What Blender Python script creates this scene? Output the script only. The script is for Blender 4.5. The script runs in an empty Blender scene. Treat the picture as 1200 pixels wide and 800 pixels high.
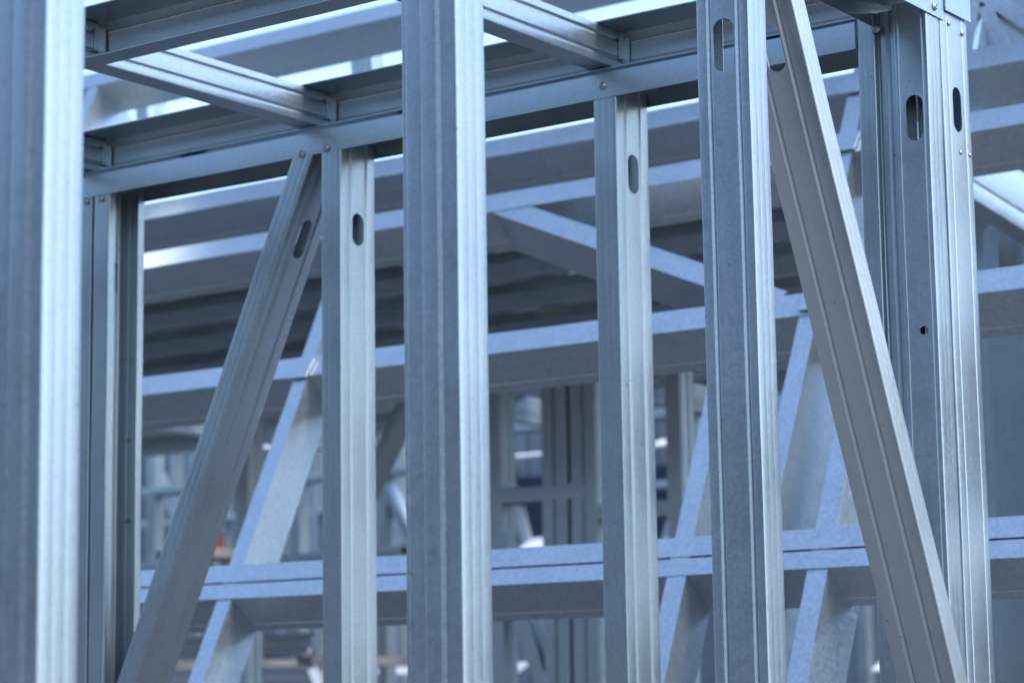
import bpy, bmesh, math, random
from mathutils import Vector, Matrix
random.seed(7)
R = math.radians
V = Vector
sc = bpy.context.scene
col = sc.collection
EYE = 1.5
F = 2783.0

# ------------------------------------------------------------------ camera frame
Zc = V((-238, 18060, -2783)).normalized()
lc = V((-3870, -480, -2783)); lc = (lc - Zc * lc.dot(Zc)).normalized()
Xc = -lc
Yc = Zc.cross(Xc)
ROT = Matrix((Xc, Yc, Zc))           # world = ROT @ camera-space
CAM = V((0, 0, EYE))

def ray(px, py): return ROT @ V((px - 600, 400 - py, -F))
def on(px, py, p0, n):
    d = ray(px, py); return CAM + d * ((p0 - CAM).dot(n) / d.dot(n))
def onX(px, py, x): return on(px, py, V((x, 0, 0)), V((1, 0, 0)))
def onY(px, py, y): return on(px, py, V((0, y, 0)), V((0, 1, 0)))
def onZ(px, py, z): return on(px, py, V((0, 0, z)), V((0, 0, 1)))

# ------------------------------------------------------------------ materials
def nodes(name):
    m = bpy.data.materials.new(name); m.use_nodes = True
    nt = m.node_tree
    return m, nt, nt.nodes['Principled BSDF']

def steel(name, base, rough=0.42, metal=0.85, spangle=0.22, scale=1.0, streak=0.25, bump=0.012, bigf=0.55):
    m, nt, b = nodes(name); N = nt.nodes; L = nt.links
    tc = N.new('ShaderNodeTexCoord')
    geo = N.new('ShaderNodeObjectInfo')
    add = N.new('ShaderNodeVectorMath'); add.operation = 'MULTIPLY_ADD'
    L.new(geo.outputs['Random'], add.inputs[0]); add.inputs[1].default_value = (7.1, 3.3, 5.7)
    L.new(tc.outputs['Object'], add.inputs[2])
    vo = N.new('ShaderNodeTexVoronoi'); vo.inputs['Scale'].default_value = 260 * scale
    L.new(add.outputs[0], vo.inputs['Vector'])
    mp = N.new('ShaderNodeMapping'); mp.inputs['Scale'].default_value = (150, 150, 2.2)
    L.new(add.outputs[0], mp.inputs['Vector'])
    st = N.new('ShaderNodeTexNoise'); st.inputs['Scale'].default_value = 1; st.inputs['Detail'].default_value = 5
    L.new(mp.outputs[0], st.inputs['Vector'])
    big = N.new('ShaderNodeTexNoise'); big.inputs['Scale'].default_value = 9; big.inputs['Detail'].default_value = 6
    big.inputs['Roughness'].default_value = 0.65
    L.new(add.outputs[0], big.inputs['Vector'])
    fine = N.new('ShaderNodeTexNoise'); fine.inputs['Scale'].default_value = 420 * scale; fine.inputs['Detail'].default_value = 3
    L.new(add.outputs[0], fine.inputs['Vector'])
    def mixv(a, fa, bb, fb):
        x = N.new('ShaderNodeMath'); x.operation = 'MULTIPLY_ADD'; L.new(a, x.inputs[0]); x.inputs[1].default_value = fa
        y = N.new('ShaderNodeMath'); y.operation = 'MULTIPLY_ADD'; L.new(bb, y.inputs[0]); y.inputs[1].default_value = fb
        y.inputs[2].default_value = 0; L.new(y.outputs[0], x.inputs[2]); return x.outputs[0]
    sep = N.new('ShaderNodeSeparateColor'); L.new(vo.outputs['Color'], sep.inputs[0])
    s1 = mixv(sep.outputs[0], spangle, st.outputs['Fac'], streak)
    s2 = mixv(big.outputs['Fac'], bigf, fine.outputs['Fac'], spangle * 0.8)
    sm = N.new('ShaderNodeMath'); sm.operation = 'ADD'; L.new(s1, sm.inputs[0]); L.new(s2, sm.inputs[1])
    mr = N.new('ShaderNodeMapRange'); L.new(sm.outputs[0], mr.inputs['Value'])
    tot = spangle * 1.8 + streak + bigf
    mr.inputs['From Min'].default_value = tot * 0.5 - 0.3; mr.inputs['From Max'].default_value = tot * 0.5 + 0.3
    cr = N.new('ShaderNodeValToRGB'); L.new(mr.outputs[0], cr.inputs[0])
    lo = [c * 0.82 for c in base]; hi = [min(1, c * 1.14) for c in base]
    cr.color_ramp.elements[0].color = (*lo, 1); cr.color_ramp.elements[1].color = (*hi, 1)
    # dark specks and scuffs
    sp = N.new('ShaderNodeTexNoise'); sp.inputs['Scale'].default_value = 95; sp.inputs['Detail'].default_value = 2
    L.new(add.outputs[0], sp.inputs['Vector'])
    sr = N.new('ShaderNodeMapRange'); sr.inputs['From Min'].default_value = 0.735; sr.inputs['From Max'].default_value = 0.79
    L.new(sp.outputs['Fac'], sr.inputs['Value'])
    mx = N.new('ShaderNodeMix'); mx.data_type = 'RGBA'
    sc2 = N.new('ShaderNodeMath'); sc2.operation = 'MULTIPLY'; sc2.inputs[1].default_value = 0.55; L.new(sr.outputs[0], sc2.inputs[0])
    L.new(sc2.outputs[0], mx.inputs['Factor'])
    L.new(cr.outputs[0], mx.inputs['A']); mx.inputs['B'].default_value = (0.12, 0.11, 0.10, 1)
    L.new(mx.outputs['Result'], b.inputs['Base Color'])
    mp2 = N.new('ShaderNodeMapping'); mp2.inputs['Scale'].default_value = (26, 26, 60); mp2.inputs['Rotation'].default_value = (0.4, 0.2, 0.3)
    L.new(add.outputs[0], mp2.inputs['Vector'])
    sf = N.new('ShaderNodeTexNoise'); sf.inputs['Scale'].default_value = 1.0; sf.inputs['Detail'].default_value = 8; sf.inputs['Roughness'].default_value = 0.75
    L.new(mp2.outputs[0], sf.inputs['Vector'])
    sfr = N.new('ShaderNodeMapRange'); sfr.inputs['From Min'].default_value = 0.62; sfr.inputs['From Max'].default_value = 0.74
    sfr.inputs['To Max'].default_value = 0.3; L.new(sf.outputs['Fac'], sfr.inputs['Value'])
    mx2 = N.new('ShaderNodeMix'); mx2.data_type = 'RGBA'; L.new(sfr.outputs[0], mx2.inputs['Factor'])
    L.new(mx.outputs['Result'], mx2.inputs['A']); mx2.inputs['B'].default_value = (0.22, 0.22, 0.22, 1)
    L.new(mx2.outputs['Result'], b.inputs['Base Color'])
    b.inputs['Metallic'].default_value = metal
    rr = N.new('ShaderNodeMapRange'); L.new(sm.outputs[0], rr.inputs['Value'])
    rr.inputs['From Min'].default_value = tot * 0.5 - 0.35; rr.inputs['From Max'].default_value = tot * 0.5 + 0.35
    rr.inputs['To Min'].default_value = rough - 0.09; rr.inputs['To Max'].default_value = rough + 0.1
    L.new(rr.outputs[0], b.inputs['Roughness'])
    bp = N.new('ShaderNodeBump'); bp.inputs['Strength'].default_value = bump * 4; bp.inputs['Distance'].default_value = 0.001
    L.new(sm.outputs[0], bp.inputs['Height']); L.new(bp.outputs[0], b.inputs['Normal'])
    return m

def plain(name, c, rough=0.6, metal=0.0, var=0.25, scale=6, stretch=(1, 1, 1)):
    m, nt, b = nodes(name); N = nt.nodes; L = nt.links
    tc = N.new('ShaderNodeTexCoord'); mp = N.new('ShaderNodeMapping'); mp.inputs['Scale'].default_value = stretch
    L.new(tc.outputs['Object'], mp.inputs['Vector'])
    n = N.new('ShaderNodeTexNoise'); n.inputs['Scale'].default_value = scale; n.inputs['Detail'].default_value = 6
    L.new(mp.outputs[0], n.inputs['Vector'])
    cr = N.new('ShaderNodeValToRGB'); L.new(n.outputs['Fac'], cr.inputs[0])
    cr.color_ramp.elements[0].position = 0.3; cr.color_ramp.elements[1].position = 0.7
    cr.color_ramp.elements[0].color = (*[x * (1 - var) for x in c], 1)
    cr.color_ramp.elements[1].color = (*[min(1, x * (1 + var)) for x in c], 1)
    L.new(cr.outputs[0], b.inputs['Base Color'])
    b.inputs['Roughness'].default_value = rough; b.inputs['Metallic'].default_value = metal
    return m

M = {
    'galv': steel('galvanised_steel', (0.435, 0.497, 0.54), rough=0.38, metal=0.92),
    'galv_b': steel('galvanised_steel_cross_wall', (0.39, 0.447, 0.475), rough=0.40, metal=0.92),
    'warm': steel('galvanised_steel_brace', (0.50, 0.535, 0.55), rough=0.42, metal=0.9, spangle=0.12, streak=0.15),
    'spangle': steel('spangled_galvanised_steel', (0.58, 0.63, 0.66), rough=0.36, metal=0.95, spangle=0.32, scale=0.7, streak=0.15, bigf=0.3),
    'far': steel('weathered_galvanised_steel', (0.44, 0.49, 0.51), rough=0.45, metal=0.9, spangle=0.3, scale=0.5),
    'deck': steel('steel_deck_sheet', (0.66, 0.69, 0.70), rough=0.5, metal=0.2, spangle=0.2, streak=0.3),
    'screw': plain('zinc_screw', (0.33, 0.34, 0.34), 0.35, 0.9),
}
MAT_GROUND = plain('dusty_gravel', (0.20, 0.20, 0.185), 0.95, 0, 0.35, 3)
MAT_CLAD = plain('grey_cladding', (0.24, 0.26, 0.28), 0.55, 0.2, 0.15, 2)
MAT_NAVY = plain('navy_panel', (0.02, 0.026, 0.06), 0.35, 0, 0.3, 2)
MAT_WHITE = plain('white_highlight_sheet', (0.85, 0.85, 0.84), 0.5, 0, 0.05, 4)  # for the added sheets that imitate blown highlights
MAT_DARK = plain('dark_opening', (0.02, 0.022, 0.026), 0.6, 0, 0.3, 2)
MAT_ROOF = plain('light_roof_sheet', (0.62, 0.64, 0.65), 0.5, 0.1, 0.08, 3)
MAT_ORANGE = plain('orange_plastic', (0.50, 0.10, 0.04), 0.45, 0, 0.1, 5)
MAT_RED = plain('rust_red_paint', (0.30, 0.06, 0.03), 0.5, 0, 0.3, 5)
MAT_BLUE = plain('dark_blue_tarpaulin', (0.02, 0.035, 0.12), 0.5, 0, 0.3, 5)
MAT_PINK = plain('pale_timber', (0.30, 0.27, 0.25), 0.7, 0, 0.2, 5)

# ------------------------------------------------------------------ object helpers
def thing(name, label, cat, loc, group=None):
    o = bpy.data.objects.new(name, None); col.objects.link(o); o.location = loc
    o.empty_display_size = 0.2
    o['label'] = label; o['category'] = cat
    if group: o['group'] = group
    return o

def world_loc(o):
    p = V(o.location)
    while o.parent: o = o.parent; p = p + V(o.location)
    return p

def link(name, me, mat, parent=None, mw=None, label=None):
    o = bpy.data.objects.new(name, me); col.objects.link(o)
    me.materials.append(mat)
    mw = mw or Matrix.Identity(4)
    if parent:
        o.parent = parent
        pm = PMAT.get(parent.name, Matrix.Translation(parent.location))
        o.matrix_local = pm.inverted() @ mw
    else:
        o.matrix_world = mw
    PMAT[o.name] = mw
    if label: o['label'] = label
    return o
PMAT = {}

def fillet(pts, r=0.0022, seg=3):
    """round the bends of an open polyline"""
    out = [V(pts[0])]
    for i in range(1, len(pts) - 1):
        a, p, b = V(pts[i - 1]), V(pts[i]), V(pts[i + 1])
        u = (a - p); w = (b - p)
        lu, lw = u.length, w.length; u.normalize(); w.normalize()
        ang = u.angle(w)
        t = min(r / max(math.tan(ang / 2), 0.05), lu * 0.45, lw * 0.45)
        if ang > R(168) or t < 1e-5: out.append(p); continue
        s, e = p + u * t, p + w * t
        for k in range(seg + 1):
            q = k / seg
            out.append(s * (1 - q) ** 2 + p * 2 * q * (1 - q) + e * q * q)
    out.append(V(pts[-1]))
    return out

def web_points(w, ribs, wob=0):
    """ribs: list of (fraction, kind) ; kind 'g' groove, 's' step in, 'e' step out"""
    pts = []; d = 0.0
    for fr, k in ribs:
        x = w * fr
        if k == 'g': pts += [(x - 0.0042, d), (x - 0.0008, d + 0.0026), (x + 0.0008, d + 0.0026), (x + 0.0042, d)]
        elif k == 't': pts += [(x - 0.0014, d), (x, d + 0.0011), (x + 0.0014, d)]
        elif k == 's': pts += [(x - 0.0025, d), (x + 0.0025, d + 0.0035)]; d += 0.0035
        elif k == 'e': pts += [(x - 0.0025, d), (x + 0.0025, d - 0.0035)]; d -= 0.0035
    return pts, d

def section(w, f, lip, ribs=((0.25, 'g'), (0.75, 'g')), flange_ribs=True, f2=None):
    """centre line of a C section. x along web, y into the section. starts at lip beside the x=0 flange"""
    wp, d = web_points(w, ribs)
    pts = []
    if lip: pts.append((lip, f))
    pts.append((0, f))
    if flange_ribs:
        for q in (0.66, 0.34):
            pts += [(0, f * q + 0.0013), (0.00016, f * q), (0, f * q - 0.0013)]
    pts.append((0, 0))
    pts += wp
    pts.append((w, d))
    if flange_ribs:
        for q in (0.3, 0.7):
            pts += [(w, f * q - 0.0013), (w - 0.00016, f * q), (w, f * q + 0.0013)]
    pts.append((w, f2 or f))
    if lip and not f2: pts.append((w - lip, f))
    return pts

def sheet_mesh(name, prof, L, slots=(), thick=0.0014, web_w=0.09, warp=0.0006, rad=0.0022):
    """extrude profile along z; slots = [(centre_fraction_of_web, z, slot_w, slot_len)]"""
    prof = fillet(prof, rad) if rad else [V(p) for p in prof]
    bm = bmesh.new()
    # z stations
    allslots = list(slots)
    zs = {0.0, L}
    n = max(2, int(L / 0.12))
    for i in range(1, n):
        if not any(abs(L * i / n - q[1]) < q[3] / 2 + 0.012 for q in slots): zs.add(L * i / n)
    rng = random.Random(name + str(round(L, 4)))
    for (_, z, sw, sl) in allslots:
        for q in (z - sl / 2 - 0.006, z + sl / 2 + 0.006): zs.add(q)
    zs = sorted(zs)
    # drop stations inside slot cells
    keep = []
    for z in zs:
        if any(s[1] - s[3] / 2 - 0.0059 < z < s[1] + s[3] / 2 + 0.0059 for s in allslots): continue
        if keep and z - keep[-1] < 0.002: continue
        keep.append(z)
    zs = keep
    ph = rng.random() * 6; ph2 = rng.random() * 6
    rows = []
    for z in zs:
        dx = warp * math.sin(z * 3.1 + ph) + warp * 0.35 * math.sin(z * 17 + ph2)
        dy = warp * math.sin(z * 2.3 + ph2) + warp * 0.3 * math.sin(z * 13 + ph)
        rows.append([bm.verts.new((p.x + dx, p.y + dy, z)) for p in prof])
    def seg_for(x):   # profile segment of the web holding x
        for i in range(len(prof) - 1):
            a, b = prof[i], prof[i + 1]
            if abs(b.y - a.y) < 0.0012 and max(a.y, b.y) < 0.012 and a.x <= x <= b.x: return i
    for r in range(len(zs) - 1):
        cut = {}
        for s in allslots:
            if abs(zs[r] - (s[1] - s[3] / 2 - 0.006)) < 0.0025 and zs[r + 1] > s[1]:
                k = seg_for(web_w * s[0])
                if k is not None: cut.setdefault(k, []).append(s)
        for k in range(len(prof) - 1):
            a, b, c, d = rows[r][k], rows[r][k + 1], rows[r + 1][k + 1], rows[r + 1][k]
            if k in cut:
                s = cut[k][0]
                cx = web_w * s[0]; rad = min(s[2] / 2, (b.co.x - a.co.x) / 2 - 0.0005); cz = s[1]; hl = s[3] / 2 - rad
                cx = min(max(cx, a.co.x + rad + 0.0003), b.co.x - rad - 0.0003)
                y = a.co.y
                NN = 8
                top = [bm.verts.new((cx + rad * math.cos(t), y, cz + hl + rad * math.sin(t))) for t in [math.pi * i / (2 * NN) for i in range(2 * NN + 1)]]
                bot = [bm.verts.new((cx + rad * math.cos(t), y, cz - hl + rad * math.sin(t))) for t in [math.pi + math.pi * i / (2 * NN) for i in range(2 * NN + 1)]]
                # right half: b, c, topmid.. down right side .. botmid
                right = [b, c] + [top[i] for i in range(NN, -1, -1)] + [bot[i] for i in range(2 * NN, NN - 1, -1)]
                left = [a] + [bot[i] for i in range(NN, -1, -1)] + [top[i] for i in range(2 * NN, NN - 1, -1)] + [d]
                # bridge with seams from mid points to outer mid edge
                bot_m, top_m = bot[NN], top[NN]
                try:
                    bm.faces.new([a, b, bot_m]); bm.faces.new([d, top_m, c])
                    bm.faces.new(right); bm.faces.new(left)
                except ValueError: pass
            else:
                bm.faces.new((a, b, c, d))
    bmesh.ops.recalc_face_normals(bm, faces=bm.faces)
    me = bpy.data.meshes.new(name); bm.to_mesh(me); bm.free()
    # thickness
    tmp = bpy.data.objects.new('tmp', me); col.objects.link(tmp)
    md = tmp.modifiers.new('s', 'SOLIDIFY'); md.thickness = thick; md.offset = 0; md.use_even_offset = False
    dg = bpy.context.evaluated_depsgraph_get()
    me2 = bpy.data.meshes.new_from_object(tmp.evaluated_get(dg))
    me2.name = name
    bpy.data.objects.remove(tmp); bpy.data.meshes.remove(me)
    for p in me2.polygons: p.use_smooth = True
    me2.set_sharp_from_angle(angle=R(28))
    return me2

def member(parent, name, P0, P1, xd, yd, w=0.09, f=0.041, lip=0.012, ribs=((0.25, 'g'), (0.75, 'g')),
           slots=(), mat='galv', label=None, fr=True, thick=0.0014, warp=0.0009, rad=0.0022, f2=None):
    """steel section from P0 to P1: corner line P0-P1, web along xd, flanges along yd.
       slots: (fraction across web, distance from P0, width, length)"""
    P0, P1 = V(P0), V(P1)
    d = (P1 - P0).normalized()
    xd = V(xd); xd = (xd - d * xd.dot(d)).normalized()
    yd = V(yd); yd = (yd - d * yd.dot(d)); yd = (yd - xd * yd.dot(xd)).normalized()
    z = xd.cross(yd); L = (P1 - P0).length
    if z.dot(d) < 0:
        P0, P1 = P1, P0
        slots = [(a, L - b, c, e) for a, b, c, e in slots]
    me = sheet_mesh(name, section(w, f, lip, ribs, fr, f2), L, slots, thick, w, warp, rad)
    mw = Matrix((( *xd, 0), ( *yd, 0), ( *z, 0), (0, 0, 0, 1))).transposed()
    mw.translation = P0
    return link(name, me, M[mat] if isinstance(mat, str) else mat, parent, mw, label)

def box_into(bm, lo, hi, bev=0):
    v = [bm.verts.new((x, y, z)) for x in (lo[0], hi[0]) for y in (lo[1], hi[1]) for z in (lo[2], hi[2])]
    for q in ((0, 1, 3, 2), (4, 6, 7, 5), (0, 4, 5, 1), (2, 3, 7, 6), (0, 2, 6, 4), (1, 5, 7, 3)):
        bm.faces.new([v[i] for i in q])

def boxes(name, lst, mat, parent=None, label=None, bev=0.0, origin=None):
    bm = bmesh.new()
    o = V(origin) if origin is not None else V(((lst[0][0][0] + lst[0][1][0]) / 2, (lst[0][0][1] + lst[0][1][1]) / 2, lst[0][0][2]))
    for lo, hi in lst: box_into(bm, V(lo) - o, V(hi) - o)
    bmesh.ops.recalc_face_normals(bm, faces=bm.faces)
    if bev: bmesh.ops.bevel(bm, geom=list(bm.edges), offset=bev, segments=2, affect='EDGES', profile=0.5)
    me = bpy.data.meshes.new(name); bm.to_mesh(me); bm.free()
    return link(name, me, mat, parent, Matrix.Translation(o), label)

def screw(parent, p, n, r=0.0068, label=None):
    """pan-head screw: washer, domed head with a driver recess"""
    n = V(n).normalized()
    bm = bmesh.new()
    prof = [(0.001, r * 0.42), (r * 0.28, r * 0.40), (r * 0.34, r * 0.62), (r * 0.62, r * 0.52), (r * 0.85, r * 0.22), (r * 1.0, r * 0.16), (r * 1.05, 0)]
    S = 16; rings = []
    for rad, h in prof: rings.append([bm.verts.new((rad * math.cos(2 * math.pi * i / S), rad * math.sin(2 * math.pi * i / S), h)) for i in range(S)])
    bm.faces.new(rings[0])
    for a, b in zip(rings, rings[1:]):
        for i in range(S): bm.faces.new((a[i], a[(i + 1) % S], b[(i + 1) % S], b[i]))
    bmesh.ops.recalc_face_normals(bm, faces=bm.faces)
    me = bpy.data.meshes.new('screw'); bm.to_mesh(me); bm.free()
    for pl in me.polygons: pl.use_smooth = True
    mw = n.to_track_quat('Z', 'Y').to_matrix().to_4x4(); mw.translation = V(p)
    return link('screw', me, M['screw'], parent, mw)

X, Y, Z = V((1, 0, 0)), V((0, 1, 0)), V((0, 0, 1))
# ------------------------------------------------------------------ near side wall (runs away from the camera)
x1 = -1.4332
zt = EYE + 0.965
W1 = thing('steel_wall_frame', 'sharp galvanised steel wall frame nearest the camera, with wide ribbed studs and a brace leaning to the right', 'wall frame', (x1 - 0.045, 2.2, 0))
def stud1(px, label, ribs, slots=(), w=0.072, dx=0, f=0.043, top=zt + 0.02, mat='galv', flip=False):
    yk = onX(px, 400, x1 - dx).y
    return yk, member(W1, 'stud', (x1 - dx, yk, 0.006), (x1 - dx, yk, top), -X, Y, w=w, f=f, ribs=ribs, slots=slots, label=label, mat=mat)
def frac(px_l, px_r, px): return (px_r - px) / (px_r - px_l)
yL, sL = stud1(49, 'blurred ribbed stud at the left edge of the photo', ((0.22, 'e'), (0.5, 't')), f=0.043)
yC, sC = stud1(539, 'sharp stud nearest the middle of the photo', ((0.33, 'e'), (0.64, 't'), (0.94, 't')), w=0.068, f=0.048)
zs = onX(850, 40, x1).z
yR, sR = stud1(889, 'stud with a slot near its top, left of the leaning brace', ((0.21, 'g'), (0.77, 'g')),
               slots=[(0.5, zs, 0.032, 0.068)], w=0.0745)
yE = onX(1088, 90, x1).y
ze = onX(1078, 130, x1).z
# corner assembly
endw = 0.052
sE = member(W1, 'stud', (x1, yE, 0.002), (x1, yE, zt + 0.02), -X, Y, w=endw, ribs=((0.14, 't'), (0.86, 't')),
            slots=[(0.45, ze - 0.002, 0.026, 0.066), (0.42, onX(1090, 384, x1).z, 0.012, 0.0121)], label='slotted end stud at the corner')
sE2 = member(W1, 'stud', (x1 - endw - 0.002, yE + 0.022, 0.002), (x1 - endw - 0.002, yE + 0.022, zt + 0.02), -X, Y, w=0.055,
             ribs=((0.3, 'g'), (0.6, 'g')), label='recessed corner stud behind the end stud', f=0.035)
yN = yE + 0.0445
zn = onX(1125, 132, x1).z
sN = member(W1, 'corner_stud', (x1 + 0.001, yN, 0.002), (x1 + 0.001, yN, zt + 0.024), Y, -X, w=0.086, f=0.041,
            ribs=((0.22, 't'), (0.80, 't')), slots=[(0.50, zn, 0.028, 0.066)], label='outermost slotted stud, its broad face to the right')
for (px, py, r_) in ((1112, 28, 0.003), (1128, 40, 0.003), (1126, 179, 0.0022), (1137, 182, 0.0022)):
    p = onX(px, py, x1 + 0.0018); screw(sN, p, X, 0.0035)
# top track
track_y1 = onX(1104, 22, x1).y
tp = member(W1, 'top_plate', (x1 + 0.0024, 0.75, zt + 0.040), (x1 + 0.0024, track_y1, zt + 0.040), -X, -Z, w=0.095, f=0.040, lip=0, ribs=((0.3, 't'), (0.7, 't')), fr=False)
tp2 = member(W1, 'top_plate', (x1 + 0.0050, track_y1 + 0.002, zt + 0.050), (x1 + 0.0050, track_y1 + 0.085, zt + 0.050), -X, -Z, w=0.11, f=0.036, lip=0, ribs=((0.5, 't'),), fr=False)
screw(tp, onX(1095, 8, x1 + 0.0034), X, 0.006)
for y in (yL, yC, yR): screw(tp, (x1 + 0.0034, y + 0.02, zt + 0.018), X, 0.006)
bp_ = member(W1, 'bottom_plate', (x1 + 0.0024, 0.75, 0.001), (x1 + 0.0024, yE + 0.05, 0.001), -X, Z, w=0.095, f=0.040, lip=0, ribs=((0.3, 't'), (0.7, 't')), fr=False)
# brace : broad ribbed face towards the camera, edge flange outwards
b0 = onX(928, 0, x1 - 0.001); b1 = onX(1120, 800, x1 + 0.045)
d = (b1 - b0).normalized(); b0 = b0 - d * 0.10; b1 = b1 + d * 0.9
t_ = (zt + 0.015 - b0.z) / d.z
yperp = X.cross(d); 
if yperp.y < 0: yperp = -yperp
sl = (onX(912, 62, x1).z - b0.z) / d.z
br = member(W1, 'diagonal_brace', b0, b1, -X, yperp, w=0.084, f=0.034, ribs=((0.27, 'g'), (0.72, 'g')), mat='warm',
            slots=[(0.54, abs(sl) - 0.030, 0.028, 0.062)], label='steel brace leaning from upper left to lower right')

# ------------------------------------------------------------------ cross wall A
yA = onX(1105, 400, x1).y - 0.0
zA = onY(700, 117, yA).z
WA = thing('steel_wall_frame', 'slightly blurred steel wall frame crossing behind the near studs, with four slotted studs and a brace leaning left', 'wall frame', (-2.3, yA + 0.045, 0))
def studA(px, label, slots=(), mat='galv_b', flip=False, w=0.09, f=0.041):
    xk = onY(px, 400, yA).x      # px = boundary between narrow face and broad face
    return xk, member(WA, 'stud', (xk, yA, 0.002), (xk, yA, zA + 0.02), Y, -X, w=w, f=f, slots=slots,
                      label=label, mat=mat, ribs=((0.27, 'g'), (0.73, 'g')))
def zA_at(px, py, x): return onX(px, py, x).z
xk3 = onY(728, 400, yA).x
x3, s3 = studA(728, 'stud right of the centre post, slot high in its bright face', [(0.5, zA_at(740, 205, xk3), 0.030, 0.062)])
xk2 = onY(402, 400, yA).x
x2, s2 = studA(400, 'stud beside the top of the leaning brace', [(0.5, zA_at(413, 268, xk2), 0.030, 0.055)])
# left jamb: a stud open to the right beside a second one
xj = onY(106, 400, yA).x
sj0 = member(WA, 'stud', (xj, yA, 0.002), (xj, yA, zA + 0.02), Y, -X, ribs=((0.3, 'g'), (0.7, 'g')), mat='galv_b', label='outer stud of the doubled left jamb')
xj2 = onY(109, 400, yA).x
xj3 = onY(126, 400, yA).x
sj1 = member(WA, 'stud', (xj2 - 0.0, yA, 0.002), (xj2, yA, zA + 0.02), Y, X, f=xj3 - xj2, ribs=((0.3, 't'), (0.7, 't')), lip=0.016, mat='galv_b',
             slots=[(0.5, zA_at(128, 325, xj2), 0.028, 0.06)], label='inner stud of the doubled left jamb, open to the right')
# right end stud
xr = onY(1037, 400, yA).x
sr_ = member(WA, 'stud', (xr, yA, 0.002), (xr, yA, zA + 0.05), Y, -X, mat='galv_b', f=0.026, ribs=((0.3, 'g'), (0.7, 'g')), label='narrow end stud at the corner')
# top track: flange to the camera
tpA = member(WA, 'top_plate', (-3.9, yA - 0.0018, zA + 0.040), (xr - 0.028, yA - 0.0018, zA + 0.040), Y, -Z, w=0.094, f=0.040, lip=0, fr=False, ribs=((0.3, 't'), (0.7, 't')), mat='galv_b')
member(WA, 'bottom_plate', (-3.9, yA - 0.0018, 0.001), (xr - 0.028, yA - 0.0018, 0.001), Y, Z, w=0.094, f=0.040, lip=0, fr=False, ribs=((0.3, 't'), (0.7, 't')), mat='galv_b')
for px, py in ((353, 181), (382, 174), (706, 101), (118, 233), (101, 236)):
    screw(tpA, onY(px, py, yA - 0.003), -Y, 0.0062)
screw(sr_, onY(1027, 34, yA - 0.001), -Y, 0.006)
# leaning brace
p0 = onY(366, 192, yA - 0.0005); p1 = onY(150, 800, yA - 0.0005)
# boundary between narrow face and ribbed web
q0 = onY(363, 192, yA); q1 = onY(157, 800, yA)
d = (q1 - q0).normalized()
q0 = q0 - d * 0.02; q1 = q1 + d * 1.0
side = Y.cross(d)
if side.x > 0: side = -side
slb = (onY(340, 275, yA).z - q0.z) / d.z
brA = member(WA, 'diagonal_brace', q0, q1, Y, side, w=0.088, f=0.040, ribs=((0.27, 'g'), (0.73, 'g')), mat='galv_b',
             slots=[(0.5, slb, 0.032, 0.07)], label='steel brace leaning from upper right to lower left')
for k in range(3):
    screw(sj1, onX(147, 420 + 95 * k, xj2 + 0.002), X, 0.003)

# ------------------------------------------------------------------ floor frame resting on the cross wall
zf = zA + 0.040 + 0.009
FF = thing('floor_frame', 'overhead grid of steel floor joists and two long bearers at upper left, above the crossing wall', 'floor frame', (-2.4, 2.5, zf))
yB2 = yA + 0.004
hF = onY(400, 90, yB2 - 0.03).z - zf
yG1 = onZ(97, 82, zf).y - 0.045
xe = x1 - 0.10
def bearer(y, label, x0=-4.2, xe=xe, mat='galv_b', web=hF):
    # open channel facing the camera: corner line bottom back
    return member(FF, 'bearer', (x0, y + 0.045, zf), (xe, y + 0.045, zf), Z, -Y, w=web, f=0.045, f2=0.075, lip=0, ribs=((0.26, 't'), (0.74, 't')), fr=False, mat=mat, label=label, thick=0.002)
bA = bearer(yB2, 'long bearer lying on the crossing wall')
bG = bearer(yG1, 'nearer long bearer crossing the upper left corner')
def joist(x, ya, yb, label=None):
    o = member(FF, 'joist', (x, ya, zf + 0.003), (x, yb, zf + 0.003), Z, -X, w=hF - 0.006, f=0.041, ribs=((0.25, 'g'), (0.75, 'g')), mat='galv', label=label)
    return o
def clip(x, y):
    # bent angle joining a joist end to a bearer
    o = boxes('joist_clip', [((x + 0.001, y - 0.004, zf + 0.012), (x + 0.012, y - 0.0015, zf + hF - 0.012)), ((x + 0.001, y - 0.016, zf + 0.02), (x + 0.0035, y - 0.004, zf + hF - 0.012))], M['galv'], FF)
xJ1 = onZ(375, 150, zf).x
xJ2 = onZ(705, 76, zf).x
xJ0 = onZ(117, 204, zf).x
jy0, jy1 = yG1 + 0.048, yB2 + 0.040
for x, lb in ((xJ0, None), (xJ1, 'bright joist spanning between the two bearers at upper left'), (xJ2, 'bright joist right of the centre post top')):
    joist(x, jy0, jy1, lb); clip(x, yB2 + 0.043)
for x in (xJ0, xJ1):
    joist(x - 0.0, yG1 - 0.9, yG1 + 0.040); clip(x, yG1 + 0.043)
joist(xJ1 + 0.0, yG1 - 0.9, yG1 + 0.04) if False else None
for x in (-3.4, -2.9, -2.4, -1.7):
    boxes('packer', [((x - 0.03, yA + 0.035, zf - 0.0085), (x + 0.03, yA + 0.088, zf - 0.0012))], M['far'], FF)

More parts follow.
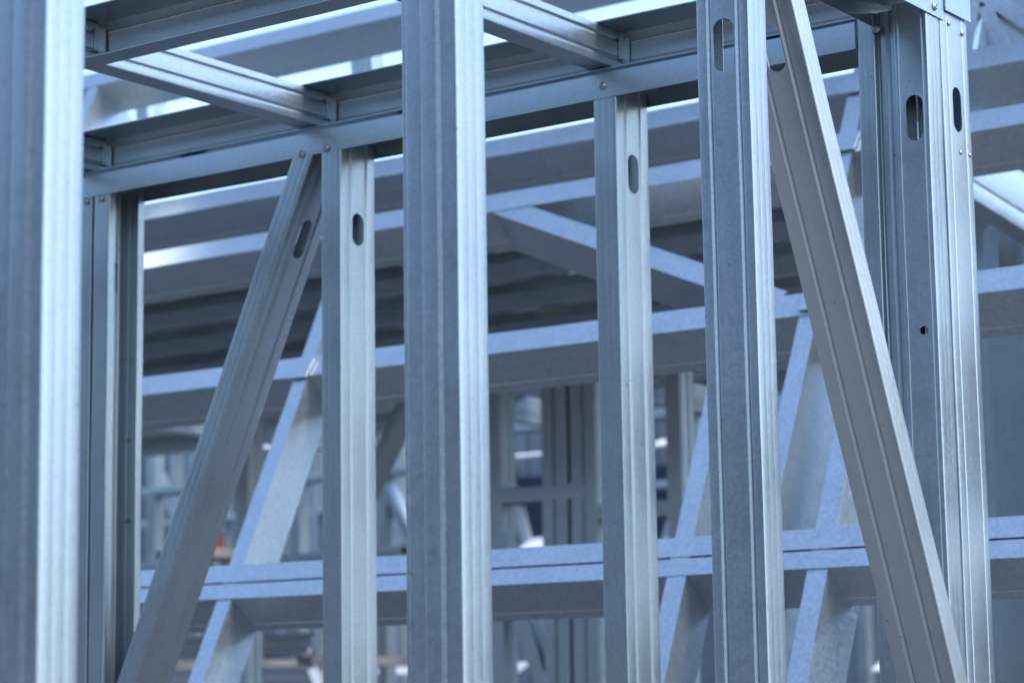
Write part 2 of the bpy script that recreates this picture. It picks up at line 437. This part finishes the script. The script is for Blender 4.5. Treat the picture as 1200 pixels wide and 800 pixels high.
# ------------------------------------------------------------------ sloping frame behind (spangled steel)
al = R(36)
nB = V((0, -math.cos(al), math.sin(al)))
upB = V((0, math.sin(al), math.cos(al)))
pB = onY(697, 399, 4.1)
SB = thing('sloping_roof_frame', 'blurred sloping frame of bright spangled rails and crossing diagonals behind the studs', 'roof frame', (-2.6, 4.0, 0))
def rail(py, w=0.125, f=0.050, x0=-5.2, x1_=0.6, pl=pB, n=nB, parent=SB, web=True, lip=0.0, label=None, mat='spangle', px=697):
    p = on(px, py, pl, n)
    a, b = V((x0, p.y, p.z)), V((x1_, p.y, p.z))
    return member(parent, 'rail', a, b, -n, upB, w=w, f=f, lip=0, ribs=((0.8, 't'),), mat=mat, label=label, fr=False, warp=0.001, rad=0)
rail(162, label='upper bright rail', w=0.12, f=0.066)
rail(228, label='second bright rail from the top', w=0.12, f=0.062)
rail(399, label='middle bright rail', w=0.12, f=0.062)
rail(679, label='lower rail of a doubled pair', w=0.11, f=0.039)
rail(657.6, label='upper rail of a doubled pair', w=0.11, f=0.046)
def diag(a, b, parent=SB, w=0.12, f=0.040, ext0=0, ext1=0, pl=pB, n=nB, label=None, off=-0.0022, mat='spangle', flip=1):
    """a, b: pixels on the right edge of the bright flange"""
    pl2 = pl + n * off
    A, B = on(*a, pl2, n), on(*b, pl2, n)
    dd = (B - A).normalized(); A = A - dd * ext0; B = B + dd * ext1
    side = n.cross(dd)
    if side.x * flip > 0: side = -side
    return member(parent, 'diagonal', A, B, -n, side, w=w, f=f, lip=0, ribs=(), mat=mat, label=label, fr=False, warp=0.001, rad=0)
diag((384, 374), (237, 800), ext0=0.15, ext1=0.5, w=0.10, label='long diagonal left of centre')
diag((866, 372), (779, 800), ext1=0.5, w=0.10, label='diagonal partly hidden by the slotted stud')
diag((1024, 62), (921, 540), ext0=0.1, ext1=0.45, w=0.16, label='long diagonal between the slotted stud and the brace')
diag((1060, 190), (945, 800), ext1=0.5, w=0.13, label='long diagonal crossing behind the right brace')
for py_, back in ((292, 0.75), (330, 0.95), (366, 1.15)):
    rail(py_, pl=pB - nB * back, w=0.07, f=0.045, x0=-8, x1_=-2.6, mat='far')
# bright cleats where the diagonals cross
for px, py in ((1004, 98), (990, 166), (954, 350), (352, 432)):
    p = on(px, py, pB + nB * 0.006, nB)
    bm = bmesh.new(); box_into(bm, (-0.03, -0.028, -0.001), (0.03, 0.028, 0.001))
    me = bpy.data.meshes.new('cleat'); bm.to_mesh(me); bm.free()
    mw = Matrix(((*X, 0), (*upB, 0), (*nB, 0), (0, 0, 0, 1))).transposed(); mw.translation = p
    link('cleat', me, M['spangle'], SB, mw)
# truss web at upper right
diag((1138, -6), (1260, 74), f=0.04, w=0.03, flip=-1)
diag((1162, 4), (1188, 62), f=0.03, w=0.02)
diag((1150, -10), (1138, 66), f=0.022, w=0.02)

# upper roof frame, above the floor frame
pB2 = onY(400, 34, 4.5)
SU = thing('sloping_roof_frame', 'blurred sloping roof rail and diagonal seen against white sky at upper left', 'roof frame', (-3.0, 4.5, EYE))
rail(34, px=400, pl=pB2, parent=SU, w=0.105, f=0.062, x1_=-1.2, x0=-6)
diag((118, 92), (96, 150), pl=pB2, parent=SU, w=0.16, f=0.04, ext1=0.3)
member(SU, 'roof_post', onY(440, 125, 4.9), onY(432, 30, 4.9), -X, Y, w=0.075, f=0.05, mat='far', fr=False)
member(SU, 'roof_post', onY(176, 190, 5.1), onY(170, 60, 5.1), -X, Y, w=0.05, f=0.05, mat='far', fr=False)
diag((182, 118), (166, 160), pl=pB2 - nB * 0.5, parent=SU, w=0.05, f=0.05, ext1=0.4, ext0=0.3)

# rafter descending to the right, dark web under it
s_RAFTER = diag((566, 246), (905, 362), w=0.13, f=0.050, flip=-1, off=-0.002, label='diagonal slanting down to the right between two rails')

# rafter pair at far right
RR = thing('broad_rafter', 'broad pale rafter slanting down at the right edge behind the corner column', 'rafter', onY(1180, 240, 4.6))
A = onY(1100, 208, 4.45); B = onY(1300, 330, 5.2)
member(RR, 'rafter_channel', A, B, Z, -X, w=0.13, f=0.05, lip=0.012, ribs=((0.3, 'g'),), mat='spangle', fr=False)
p = onY(1184, 300, 5.02)
member(RR, 'slotted_post', (p.x + 0.065, p.y, 0.01), (p.x + 0.065, p.y, p.z + 0.07), -X, Y, w=0.13, f=0.05, ribs=(), slots=[(0.5, p.z - 0.01, 0.056, 0.11)], mat='galv_b', fr=False)

CS = thing('cladding_sheet', 'dim grey sheet behind the truss and rails at the far right edge', 'cladding', onY(1190, 829, 5.6))
a = onY(1128, 215, 5.6); b = onY(1290, -80, 5.6)
lst = [((a.x, 5.6, a.z), (b.x, 5.612, b.z))]
k = a.x + 0.05
while k < b.x - 0.05:
    lst.append(((k, 5.58, a.z), (k + 0.04, 5.5995, b.z))); k += 0.19
boxes('ribbed_sheet', lst, M['far'], CS)
for k in (a.x + 0.02, b.x - 0.08): boxes('prop', [((k, 5.62, 0.005), (k + 0.06, 5.68, b.z))], M['far'], CS)
CS['label'] = 'dim grey ribbed sheet behind the truss and rails at the far right edge'

member(RR, 'added_slot_backing', (p.x + 0.075, p.y + 0.056, 0.01), (p.x + 0.075, p.y + 0.056, p.z + 0.09), -X, Y, w=0.15, f=0.05, lip=0, ribs=(), mat='far', fr=False)  # added behind the slot so it reads dark instead of showing sky

# ------------------------------------------------------------------ deck over the space behind
yd0, yd1 = 5.2, 9.4
zd = onY(697, 172, yd0).z; xd_ = onY(1010, 250, 5).x
DK = thing('steel_floor_deck', 'grey steel deck underside with dark joist lines, between the middle rails', 'floor deck', (-4, 6, zd))
n = 12
for i in range(n):
    if i in (8, 10): continue
    ya = yd0 + (yd1 - yd0) * i / n; yb = yd0 + (yd1 - yd0) * (i + 1) / n - 0.012
    boxes('deck_sheet', [((-12, ya, zd), (xd_, yb, zd + 0.012))] + [((-12, ya + (yb - ya) * q, zd - 0.012), (xd_, ya + (yb - ya) * q + 0.03, zd)) for q in (0.3, 0.62)], M['deck'], DK)
for i, y in enumerate((5.25, 5.7, 6.6, 7.7, 8.6, 9.3)):
    member(DK, 'deck_joist', (-12, y, zd - 0.004), (xd_, y, zd - 0.004), -Z, Y, w=0.10 if i > 1 else 0.15, f=0.045, mat='far', fr=False)
for i, x in enumerate((-9.4, -7.6, -6.2, -5.4, -4.2)):
    member(DK, 'deck_bearer', (x, 5.3, zd - 0.110), (x, 9.3, zd - 0.110), -Z, -X, w=0.12, f=0.045, mat='far', fr=False)

A = onY(548, 285, 5.4); B = onY(900, 390, 6.8)
member(DK, 'trimmer_channel', A, B, Z, -X, w=0.10, f=0.05, lip=0.0, ribs=((0.5, 't'),), mat='spangle', fr=False)
A2 = onY(470, 262, 5.2); B2 = onY(900, 352, 6.6)
member(DK, 'trimmer_channel', A2, B2, Z, -X, w=0.09, f=0.05, lip=0.0, ribs=((0.5, 't'),), mat='spangle', fr=False)
for q in (0.22, 0.5, 0.78):
    p = A.lerp(B, q)
    boxes('cleat', [((p.x + 0.004, p.y - 0.03, p.z + 0.01), (p.x + 0.03, p.y - 0.025, p.z + 0.09))], M['spangle'], DK)

# ------------------------------------------------------------------ further frames standing in the yard
def yard_frame(y, xa, xb, h, studs, nog, diags, label, group='steel frames standing further back', w=0.09, mat='far'):
    t = thing('yard_wall_frame', label, 'wall frame', ((xa + xb) / 2, y, 0), group)
    member(t, 'top_plate', (xa, y, h), (xb, y, h), Y, -Z, w=w, f=0.05, lip=0, mat=mat, fr=False)
    member(t, 'bottom_plate', (xa, y, 0.004), (xb, y, 0.004), Y, Z, w=w, f=0.05, lip=0, mat=mat, fr=False)
    for x in studs: member(t, 'stud', (x, y + 0.002, 0.01), (x, y + 0.002, h - 0.01), Y, -X, w=w - 0.004, f=0.06, mat=mat, fr=False)
    for (z, a, b) in nog: member(t, 'nogging', (a, y + 0.003, z), (b, y + 0.003, z), Y, -Z, w=w - 0.01, f=0.05, mat=mat, fr=False)
    for (a, b) in diags: member(t, 'brace', a, b, Y, -X, w=w - 0.01, f=0.05, mat=mat, fr=False)
    return t
def xat(px, y): return onY(px, 600, y).x
yF = 6.6
h = zd - 0.06
yard_frame(yF, -9.5, 2.0, h, [xat(587, yF), xat(652, yF), xat(664, yF) , xat(686, yF), xat(699, yF), xat(1175, yF), xat(290, yF), xat(800, yF), xat(1075, yF)],
           [(onY(620, 570, yF).z, xat(500, yF), xat(690, yF)), (onY(800, 584, yF).z, xat(700, yF), xat(830, yF))],
           [(onY(578, 590, yF), onY(640, 800, yF)), (onY(480, 470, yF), onY(400, 640, yF))],
           'blurred frame with doubled studs seen between the centre post and the stud right of it')
yF2 = 10.1
yard_frame(yF2, -13, 3.0, 3.6, [xat(p, yF2) for p in (180, 230, 350, 452, 520, 905, 1190)],
           [(onY(300, 560, yF2).z, xat(150, yF2), xat(520, yF2)), (onY(300, 650, yF2).z, xat(150, yF2), xat(470, yF2)), (onY(640, 700, yF2).z, xat(560, yF2), xat(1190, yF2)), (onY(640, 492, yF2).z, xat(560, yF2), xat(1190, yF2))],
           [(onY(345, 560, yF2), onY(300, 700, yF2)), (onY(330, 700, yF2), onY(385, 850, yF2)), (onY(430, 520, yF2), onY(490, 640, yF2))],
           'farthest blurred frame with thin studs and cross rails low in the openings')

yF3 = 12.9
yard_frame(yF3, -17, 3.5, 3.9, [xat(p, yF3) for p in (205, 262, 330, 372, 440, 470, 716, 880, 1010, 1160, 1186)],
           [(onY(300, 600, yF3).z, xat(150, yF3), xat(860, yF3)), (onY(300, 480, yF3).z, xat(150, yF3), xat(1190, yF3))],
           [(onY(180, 540, yF3), onY(262, 760, yF3)), (onY(600, 570, yF3), onY(650, 760, yF3)), (onY(440, 470, yF3), onY(380, 660, yF3)), (onY(780, 640, yF3), onY(830, 480, yF3))],
           'dim frame of close-set studs just in front of the grey workshop')

# stacks of flat frames lying left of the yard
def stack(x, y, z0, n, w, dp, label, h=0.1):
    t = thing('frame_stack', label, 'steel stack', (x, y, z0), 'stacked steel frames in the yard')
    for i in range(n):
        z = z0 + i * (h + 0.05)
        j = random.uniform(-.1, .1)
        member(t, 'channel', (x - w / 2 + j, y, z), (x + w / 2 + j, y, z), Z, Y, w=h, f=0.05, mat='far' if i % 2 else 'spangle', fr=False)
        for q in (-0.4, 0, 0.4): boxes('spacer', [((x + q * w, y + 0.004, z - 0.045), (x + q * w + 0.09, y + dp, z - 0.004))], MAT_PINK, t)
    return t
p = onY(180, 790, 8.2); stack(p.x + 0.3, 8.2, 0.1, 12, 1.5, 0.7, 'pile of blurred steel channels beyond the left jamb')
p = onY(455, 700, 8.6); stack(p.x, 8.6, 0.1, 10, 1.1, 0.7, 'pile of blurred steel channels left of the centre post')
p = onY(1060, 780, 8.0); stack(p.x, 8.0, 0.1, 10, 1.4, 0.7, 'pile of blurred steel channels behind the right brace foot')

def barrel(px, py, y, r, hh, mat, label, name='drum', cat='drum'):
    p = onY(px, py, y)
    t = thing(name, label, cat, (p.x, y, 0))
    bm = bmesh.new()
    S = 24; prof = [(0, 0), (r * 0.96, 0), (r, .02), (r, hh * .32), (r * 1.04, hh * .34), (r, hh * .36), (r, hh * .64), (r * 1.04, hh * .66), (r, hh * .68), (r, hh - .02), (r * 0.96, hh), (r * .9, hh - .015), (0, hh - .015)]
    rings = [[bm.verts.new((max(a, .002) * math.cos(2 * math.pi * i / S), max(a, .002) * math.sin(2 * math.pi * i / S), b)) for i in range(S)] for a, b in prof]
    for a, b in zip(rings, rings[1:]):
        for i in range(S): bm.faces.new((a[i], a[(i + 1) % S], b[(i + 1) % S], b[i]))
    bmesh.ops.recalc_face_normals(bm, faces=bm.faces)
    me = bpy.data.meshes.new('drum_body'); bm.to_mesh(me); bm.free()
    zb = p.z - hh
    link('drum_body', me, mat, t, Matrix.Translation((p.x, y, zb)))
    # trestle under it
    lst = [((p.x - .2, y - .2, zb - .05), (p.x + .2, y + .2, zb - .002))]
    boxes('trestle_top', lst, MAT_PINK, t)
    for sx in (-.18, .13):
        for sy in (-.18, .13):
            boxes('trestle_leg', [((p.x + sx, y + sy, 0.002), (p.x + sx + .05, y + sy + .05, zb - .062))], M['far'], t)
    return t
barrel(248, 622, 9.0, 0.06, 0.10, MAT_ORANGE, 'small orange drum blurred far behind the left brace')
barrel(548, 755, 9.0, 0.12, 0.22, MAT_RED, 'rust red drum blurred at the foot of the centre post')

# ------------------------------------------------------------------ workshop beyond the yard
yW = 15.0
WB = thing('workshop_building', 'blurred grey workshop with navy panels and added white sheets standing in for blown highlights far behind the frames', 'building', (-8, yW, 0))
xa, xb, hw = -34.0, 14.0, EYE + 3.1
lst = [((xa, yW, 0), (xb, yW + 0.15, hw))]
x = xa
while x < xb - 0.3:
    lst.append(((x, yW - 0.03, 0.0), (x + 0.14, yW + 0.0, hw - 0.002))); x += 0.3
boxes('wall', lst, MAT_CLAD, WB)
boxes('roof', [((xa - .4, yW - 0.5, hw + 0.002), (xb + .4, yW + 9, hw + 0.12))], MAT_ROOF, WB)
def wpanel(name, px0, py0, px1, py1, mat, dpt=0.08, y=yW):
    a = onY(px0, py1, y - dpt); b = onY(px1, py0, y - dpt)
    return boxes(name, [((a.x, y - dpt, a.z), (b.x, y - dpt + 0.04, b.z))], mat, WB)
for (a, b, c, d) in ((602, 556, 648, 652), (768, 540, 830, 600), (560, 545, 600, 560), (768, 600, 822, 660), (430, 620, 482, 646), (1165, 390, 1210, 620), (300, 745, 372, 800), (430, 755, 486, 790)):
    f_ = wpanel('window', a, b, c, d, MAT_NAVY, 0.1)
for (a, b, c, d) in ((586, 528, 642, 536), (598, 624, 648, 648), (428, 642, 482, 662), (762, 510, 800, 522), (768, 612, 830, 640), (150, 432, 205, 442), (290, 514, 314, 526), (420, 690, 482, 706), (425, 780, 490, 790), (560, 775, 600, 790), (1020, 770, 1060, 785)):  # white sheets added, tilted to the sky, standing in for blown highlights
    A_ = onY(a, d, yW - 2.5); B_ = onY(c, b, yW - 2.5); hh = (B_.z - A_.z)
    bm = bmesh.new(); dy = hh * 2.4
    q = [V((A_.x, 0, 0)), V((B_.x, 0, 0)), V((B_.x, dy, hh)), V((A_.x, dy, hh))]
    t2 = V((0, 0.01, -0.012))
    vs = [bm.verts.new(v) for v in q] + [bm.verts.new(v + t2) for v in q]
    for fc in ((0, 1, 2, 3), (7, 6, 5, 4), (0, 4, 5, 1), (1, 5, 6, 2), (2, 6, 7, 3), (3, 7, 4, 0)): bm.faces.new([vs[i] for i in fc])
    me = bpy.data.meshes.new('highlight_sheet'); bm.to_mesh(me); bm.free()
    link('highlight_sheet', me, MAT_WHITE, WB, Matrix.Translation((0, yW - 2.5, A_.z)))
barrel(330, 745, 10.4, 0.14, 0.2, MAT_BLUE, 'dark blue drum blurred low between left diagonal and second stud')

def dark_block(name, label, x0, y0, x1_, y1_, h_, loc):  # unseen dark volume, added so camera-facing steel reflects less light
    t = thing(name, label, 'building', loc)
    boxes('wall', [((x0, y0, 0), (x1_, y1_, h_))], MAT_BLOCK, t)
    boxes('roof', [((x0 - .5, y0 - .5, h_ + .002), (x1_ + .5, y1_ + .5, h_ + .2))], MAT_ROOF, t)
    return t
MAT_BLOCK = plain('dark_block_surface', (0.15, 0.16, 0.18), 0.6, 0, 0.15, 1)  # surface of the added blocks, sets how dark the steel reflections get
dark_block('unseen_dark_block', 'long unseen dark block added behind the camera to darken steel reflections', -60, -26, 12, -14, 9.0, (-20, -14, 0))
dark_block('unseen_dark_block', 'unseen dark block added beyond the left end to darken steel reflections', -52, -10, -40, 10, 8.0, (-40, 0, 0))

# ------------------------------------------------------------------ ground
bm = bmesh.new()
for x, y in ((-400, -400), (400, -400), (400, 400), (-400, 400)): bm.verts.new((x, y, 0))
bm.faces.new(bm.verts[:]); me = bpy.data.meshes.new('ground'); bm.to_mesh(me); bm.free()
g = link('ground', me, MAT_GROUND); g['kind'] = 'structure'
bm = bmesh.new()
for x, y in ((-30, 0.9), (12, 0.9), (12, 14.2), (-30, 14.2)): bm.verts.new((x, y, 0.004))  # unseen dark ground patch, added to cut bounce light under the frames
bm.faces.new(bm.verts[:]); me = bpy.data.meshes.new('dark_bounce_ground'); bm.to_mesh(me); bm.free()
g = link('dark_bounce_ground', me, plain('dark_bounce_surface', (0.10, 0.11, 0.12), 0.9, 0, 0.3, 4)); g['kind'] = 'structure'

# ------------------------------------------------------------------ light
SUN_AZ = R(78)      # clockwise from +Y
SUN_EL = R(52)
sd = V((math.sin(SUN_AZ) * math.cos(SUN_EL), math.cos(SUN_AZ) * math.cos(SUN_EL), math.sin(SUN_EL)))
su = bpy.data.lights.new('sun', 'SUN'); su.energy = 1.25; su.angle = R(18); su.color = (1.0, 0.97, 0.93)
so = bpy.data.objects.new('sun', su); col.objects.link(so)
so.rotation_euler = (-sd).to_track_quat('-Z', 'Y').to_euler(); so.location = (5, 0, 12)
w = bpy.data.worlds.new('World'); sc.world = w; w.use_nodes = True
nt = w.node_tree; bg = nt.nodes['Background']
sky = nt.nodes.new('ShaderNodeTexSky'); sky.sky_type = 'NISHITA'; sky.sun_disc = False
sky.sun_elevation = SUN_EL; sky.sun_rotation = SUN_AZ
sky.air_density = 1.0; sky.dust_density = 0.6; sky.ozone_density = 1.5
nt.links.new(sky.outputs[0], bg.inputs['Color']); bg.inputs['Strength'].default_value = 0.15

# ------------------------------------------------------------------ camera
cd = bpy.data.cameras.new('camera'); co = bpy.data.objects.new('camera', cd); col.objects.link(co)
mw = ROT.to_4x4(); mw.translation = CAM
co.matrix_world = mw
cd.sensor_width = 36; cd.lens = 36 * F / 1200; cd.clip_end = 1000; cd.clip_start = 0.05
cd.dof.use_dof = True; cd.dof.focus_distance = 3.05; cd.dof.aperture_fstop = cd.lens / 13.0; cd.dof.aperture_blades = 7
sc.camera = co
sc.view_settings.view_transform = 'Standard'; sc.view_settings.look = 'None'
sc.view_settings.gamma = 1; sc.view_settings.exposure = 1.48; sc.view_settings.use_curve_mapping = False
sc.render.engine = 'CYCLES'
sc.cycles.use_denoising = True
sc.render.resolution_x = 1024; sc.render.resolution_y = 682
